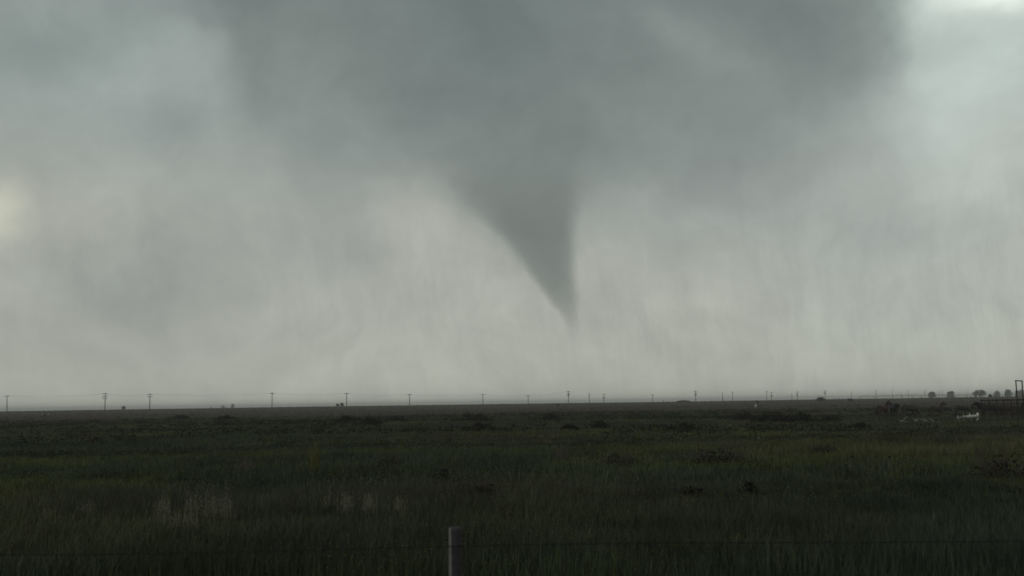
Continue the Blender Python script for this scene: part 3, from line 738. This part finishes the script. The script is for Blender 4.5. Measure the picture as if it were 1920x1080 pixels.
# ------------------------------------------------------------------ animals
def coat(name, c, c2=None): return mat(name, c, .7, .18, 4)
def animal_skin(name, P_, E_, material, parent):
    me = bpy.data.meshes.new(name); me.from_pydata([p[:3] for p in P_], E_, [])
    o = link(name, me, material, parent); md = o.modifiers.new('skin', 'SKIN'); md.use_smooth_shade = True
    sv = me.skin_vertices[0].data
    for i, p in enumerate(P_): sv[i].radius = (p[3], p[4] if len(p) > 4 else p[3])
    sv[0].use_root = True
    sb = o.modifiers.new('subd', 'SUBSURF'); sb.levels = 1; sb.render_levels = 2
    return o
def horse(px, py, rz, pose, coat_m, mane_m, label, scale=1.0, sock=None):
    loc = ground_at(px, py); t = empty('horse', loc, rz); t.scale = (scale*1.06,)*3
    P_ = [(-.10, 0, 1.17, .30, .33), (-.50, 0, 1.22, .28, .32), (-.74, 0, 1.20, .20, .24), (.28, 0, 1.19, .29, .33), (.56, 0, 1.24, .24, .29)]
    E_ = [(0, 1), (1, 2), (0, 3), (3, 4)]
    def chain(root, pts):
        k = root
        for p in pts: P_.append(p); E_.append((k, len(P_)-1)); k = len(P_)-1
        return k
    if pose == 'up':
        nk = [(.78, 0, 1.46, .17, .20), (.95, 0, 1.74, .12, .16), (1.06, 0, 1.93, .10, .13)]; hd = [(1.22, 0, 1.85, .10, .11), (1.40, 0, 1.66, .07, .075), (1.47, 0, 1.58, .06, .06)]
        ears = [(1.05, 2.02), (1.07, 2.17)]
    elif pose == 'level':
        nk = [(.82, 0, 1.38, .17, .20), (1.08, 0, 1.52, .12, .16), (1.30, 0, 1.62, .10, .13)]; hd = [(1.44, 0, 1.52, .10, .11), (1.58, 0, 1.30, .07, .075), (1.62, 0, 1.21, .06, .06)]
        ears = [(1.30, 1.72), (1.30, 1.86)]
    else:
        nk = [(.82, 0, 1.12, .17, .20), (1.05, 0, .86, .12, .16), (1.22, 0, .58, .10, .13)]; hd = [(1.32, 0, .42, .10, .11), (1.36, 0, .20, .07, .075), (1.37, 0, .10, .06, .06)]
        ears = [(1.14, .55), (1.05, .60)]
    chain(4, nk+hd)
    for s in (-1, 1):
        sw = random.uniform(-.12, .12)
        chain(2, [(-.60, s*.15, 1.0, .15, .17), (-.50+sw*.3, s*.17, .80, .11, .13), (-.74+sw, s*.15, .50, .055), (-.69+sw, s*.14, .14, .04), (-.65+sw, s*.14, .02, .055)])
        sw = random.uniform(-.12, .12)
        chain(4, [(.52, s*.14, .98, .12, .14), (.52+sw*.5, s*.15, .76, .08), (.54+sw, s*.14, .48, .05), (.52+sw, s*.14, .14, .038), (.55+sw, s*.14, .02, .052)])
    body_ = animal_skin('body', P_, E_, coat_m, t)
    for s in (-1, 1):
        (x0, z0), (x1, z1) = ears
        MB().tube([(x0, s*.05, z0-.04), ((x0+x1)/2, s*.065, (z0+z1)/2), (x1, s*.06, z1)], [.035, .03, .005], 6).build('ear', coat_m, t)
    # mane along the crest, tail
    full = [(.58, 0, 1.24, .2, .27)]+nk; mn = MB()
    for i in range(len(full)-1):
        a, b_ = Vector(full[i][:3]), Vector(full[i+1][:3]); ra, rb = full[i][4], full[i+1][4]
        for k in range(5):
            u = k/5; p = a.lerp(b_, u); r_ = ra+(rb-ra)*u; nrm = Vector((-(b_-a).z, 0, (b_-a).x)).normalized()
            if nrm.z < 0 and pose != 'graze': nrm = -nrm
            top_ = p+nrm*r_*1.0; mn.tube([top_, top_+nrm*.05+Vector((0, .06, 0)), top_+Vector((-.02, .13, -.14))], [.05, .045, .01], 5)
    mn.build('mane', mane_m, t)
    MB().tube([(-.90, 0, 1.30), (-1.03, 0, 1.18), (-1.07, .02, .85), (-1.02, .03, .50)], [.05, .07, .10, .02], 7).build('tail', mane_m, t)
    tag(t, label, 'horse', 'horses standing around the corral'); return t
C_sor = mat('sorrel_coat', (.05, .026, .02), .65, .2, 4); C_blk = mat('black_coat', (.012, .012, .014), .55, .2, 4)
C_gry = mat('dun_grey_coat', (.045, .042, .038), .7, .3, 3); C_bay = mat('bay_coat', (.042, .028, .023), .65, .2, 4)
C_dk = mat('dark_brown_coat', (.026, .02, .018), .6, .2, 4); C_pale = mat('pale_hair', (.10, .09, .075), .8, .2, 6); C_mane = mat('dark_hair', (.016, .013, .012), .8, .2, 6)
R = math.radians
horse(1656, 787, R(30), 'up', C_sor, C_mane, 'reddish brown horse with its head up, leftmost of the group', 1.0)
horse(1679, 786, R(96), 'level', C_blk, C_mane, 'black horse seen from behind between the reddish horse and the grazing grey one', 1.1)
horse(1705, 786.5, R(12), 'graze', C_gry, C_pale, 'dark grey horse grazing with its head down to the right', 1.08)
horse(1757, 784, R(14), 'up', C_bay, C_mane, 'bay horse standing side-on with its head up, behind the pale pipe rack')
horse(1803, 781, R(-8), 'graze', C_dk, C_pale, 'dark brown horse grazing behind the white trough')
horse(1856, 789, R(176), 'level', C_blk, C_mane, 'black horse poking its head past the left end of the corral', 1.12)
horse(1890, 786, R(184), 'graze', C_sor, C_mane, 'reddish horse with lowered head inside the corral behind the bars')
horse(1928, 787, R(20), 'level', C_blk, C_mane, 'black horse at the right edge behind the tall gate frame', 1.1)
def cow(px, dist, rz, label):
    t = empty('cow', at(px, dist), rz)
    P_ = [(0, 0, .85, .34, .38), (-.55, 0, .88, .30, .34), (-.82, 0, .92, .2, .22), (.5, 0, .88, .28, .34), (.78, 0, .98, .18, .22), (1.02, 0, 1.08, .15, .17)]
    E_ = [(0, 1), (1, 2), (0, 3), (3, 4), (4, 5)]
    for s in (-1, 1):
        for r_, x in ((2, -.66), (3, .5)):
            k = r_
            for p in ((x, s*.2, .6, .12), (x-.03, s*.2, .36, .06), (x, s*.2, .03, .06)): P_.append(p); E_.append((k, len(P_)-1)); k = len(P_)-1
    animal_skin('body', P_, E_, C_blk, t)
    P2 = [(1.05, 0, 1.10, .22, .25), (1.25, 0, 1.0, .20, .22), (1.45, 0, .82, .15, .15)]
    animal_skin('face', P2, [(0, 1), (1, 2)], M_dull, t)
    for s in (-1, 1): MB().tube([(1.08, s*.16, 1.16), (1.06, s*.34, 1.14)], [.05, .03], 5).build('ear', C_blk, t)
    MB().tube([(-.98, 0, 1.1), (-1.05, 0, .8), (-1.04, 0, .45)], [.03, .025, .05], 5).build('tail', C_blk, t)
    tag(t, label, 'cow', 'white-faced cattle on the far left pasture')
cow(83.5, 400, R(-100), 'black cow with a white face far out on the left pasture, the left of two')
cow(91, 395, R(-70), 'black cow with a white face far out on the left pasture, the right of two')

# ------------------------------------------------------------------ corral
cb = ground_at(1841, 791.5); ce = ground_at(1932, 790.0); CY = cb.y
cor = empty('corral_panel', cb)
def cpx(px): return ray(px, 770).x/ray(px, 770).y*CY-cb.x
htop = zat(1841, 750.5, CY)-cb.z; zg = lambda x: Hz(cb.x+x, CY)-cb.z
cols_ = [1841, 1856, 1870, 1883, 1896, 1908, 1934, 1948]
for a in cols_:
    x = cpx(a); MB().tube([(x, 0, zg(x)-.2), (x, 0, htop)], .055, 8).build('post', M_rust, cor)
xr = cpx(1948)
MB().tube([(-.05, 0, htop), (xr, 0, htop)], .06, 8).build('top_rail', M_rust, cor)
for k in range(1, 6):
    z = .3+(htop-.3)*k/6.3; MB().tube([(0, .02, z), (xr, .02, z)], .032, 6).build('rail', M_rust, cor)
nv_ = 38
vm_ = MB().tube([(0, 0, .2), (0, 0, htop)], .022, 5).build('upright', M_rust, cor)
for k in range(nv_):
    x = xr*(k+.5)/nv_; o = vm_ if k == 0 else vm_.copy()
    if k: COL.objects.link(o)
    o.location = (x, -.02, 0)
tag(cor, 'rusty barred corral panel at the right edge holding dark horses', 'corral fence')
gf = empty('gate_frame', (cb.x+cpx(1913), CY-.15, zg(cpx(1913))+cb.z)); gx0 = cpx(1907.5)-cpx(1913); gx1 = cpx(1919)-cpx(1913)
gt = zat(1907.5, 714, CY)-gf.location.z
MB().tube([(gx0, 0, -.2), (gx0-.03, 0, gt)], .058, 8).build('upright', M_rust, gf)
MB().tube([(gx1, 0, -.2), (gx1-.03, 0, gt-.06)], .058, 8).build('upright', M_rust, gf)
MB().tube([(gx0-.09, 0, gt+.02), (gx1+.05, 0, gt-.04)], .055, 8).build('lintel', M_rust, gf)
tag(gf, 'tall narrow rusty gate frame rising above the corral at the right edge', 'gate frame')

# white trough, tilted, in front of the corral
tb = ground_at(1815, 790); TY = tb.y; sc = TY/FPX
tb.z += .1; tr_ = empty('trough', tb); L = 37*sc/2
def halfpipe(mb, x0, x1, z0, z1, r, th=.03, n=9):
    out = []; inn = []
    for x, z in ((x0, z0), (x1, z1)):
        for rad_ in (r, r-th):
            ring = []
            for k in range(n+1):
                a = math.pi*k/n; ring.append(len(mb.v)); mb.v.append((x, -math.cos(a)*rad_, z+r-math.sin(a)*rad_))
            (out if rad_ == r else inn).append(ring)
    for k in range(n):
        mb.f += [(out[0][k], out[1][k], out[1][k+1], out[0][k+1]), (inn[0][k], inn[0][k+1], inn[1][k+1], inn[1][k]),
                 (out[0][k], out[0][k+1], inn[0][k+1], inn[0][k]), (out[1][k], inn[1][k], inn[1][k+1], out[1][k+1])]
    for k in (0, n): mb.f.append((out[0][k], inn[0][k], inn[1][k], out[1][k]))
m_ = MB(); halfpipe(m_, -L*.15, L, .20, .32, .30); m_.build('shell', M_white, tr_)
M_grey = mat('greyer_white_paint', (.27, .27, .25), .6, .3, 5)  # greyer tone for the left half of the trough
m_ = MB(); halfpipe(m_, -L, -L*.15, .12, .22, .24); m_.build('shell', M_grey, tr_)['label'] = 'greyer left half'
for xx_, mm in ((L, .36), (-L, .14)): MB().tube([(xx_-.02, 0, mm+.2), (xx_+.03, 0, mm+.2)], .27 if mm > .3 else .22, 14).build('end_plate', M_white if mm > .3 else M_grey, tr_)
for a, z in ((-.45, .52), (.22, .68)): MB().box((a-.035, -.03, z-.14), (a+.035, .03, z+.10)).build('lug', M_white, tr_)
MB().tube([(L*.86, -.05, .0), (L*.95, -.05, .12), (L+.05, 0, .30)], .055, 7).build('foot', M_white, tr_)
for a in (-.95, -.4, .3): MB().tube([(a*L, -.1, -.05), (a*L+.05, 0, .22)], .03, 6).build('leg', M_pale, tr_)
tag(tr_, 'white feed trough lying tilted in the grass left of the corral', 'trough')

# pale pipe rack, collapsed, with crossed bars
rb = ground_at(1740, 792); RY = rb.y; rk = empty('pipe_rack', rb)
def rp(px, py, dy=0.0):
    return Vector((ray(px, py).x/ray(px, py).y*RY-rb.x, dy, zat(px, py, RY)-rb.z))
MB().tube([rp(1688, 789), rp(1712, 792.5), rp(1740, 791.5), rp(1766, 791.5)], .045, 7).build('base_pipe', M_pale, rk)
MB().tube([rp(1750, 790.5, -.12), rp(1768, 791, -.12), rp(1792, 789.5, -.12)], .04, 7).build('base_pipe', M_pale, rk)
for (a, b_, c, d_, w_) in ((1703, 781, 1688, 791, .035), (1724, 784.5, 1712, 792, .04), (1713, 785, 1724, 791.5, .035), (1727, 785, 1737, 791, .035), (1733, 785, 1743, 791.5, .03), (1744, 785, 1754, 791.5, .04)):
    MB().tube([rp(a, b_, .25), rp(c, d_, -.1)], w_, 6).build('crossbar', M_pale, rk)
tag(rk, 'collapsed pale pipe rack with crossed bars on the ground before the horses', 'pipe rack')

# pieces too small to pick apart singly stay joined
for o in bpy.data.objects:
    if o.type == 'MESH' and o.parent and o.name.split('.')[0] in ('seed_heads', 'stems', 'foliage', 'crown', 'mane', 'insulators', 'barbs'): o['kind'] = 'stuff'
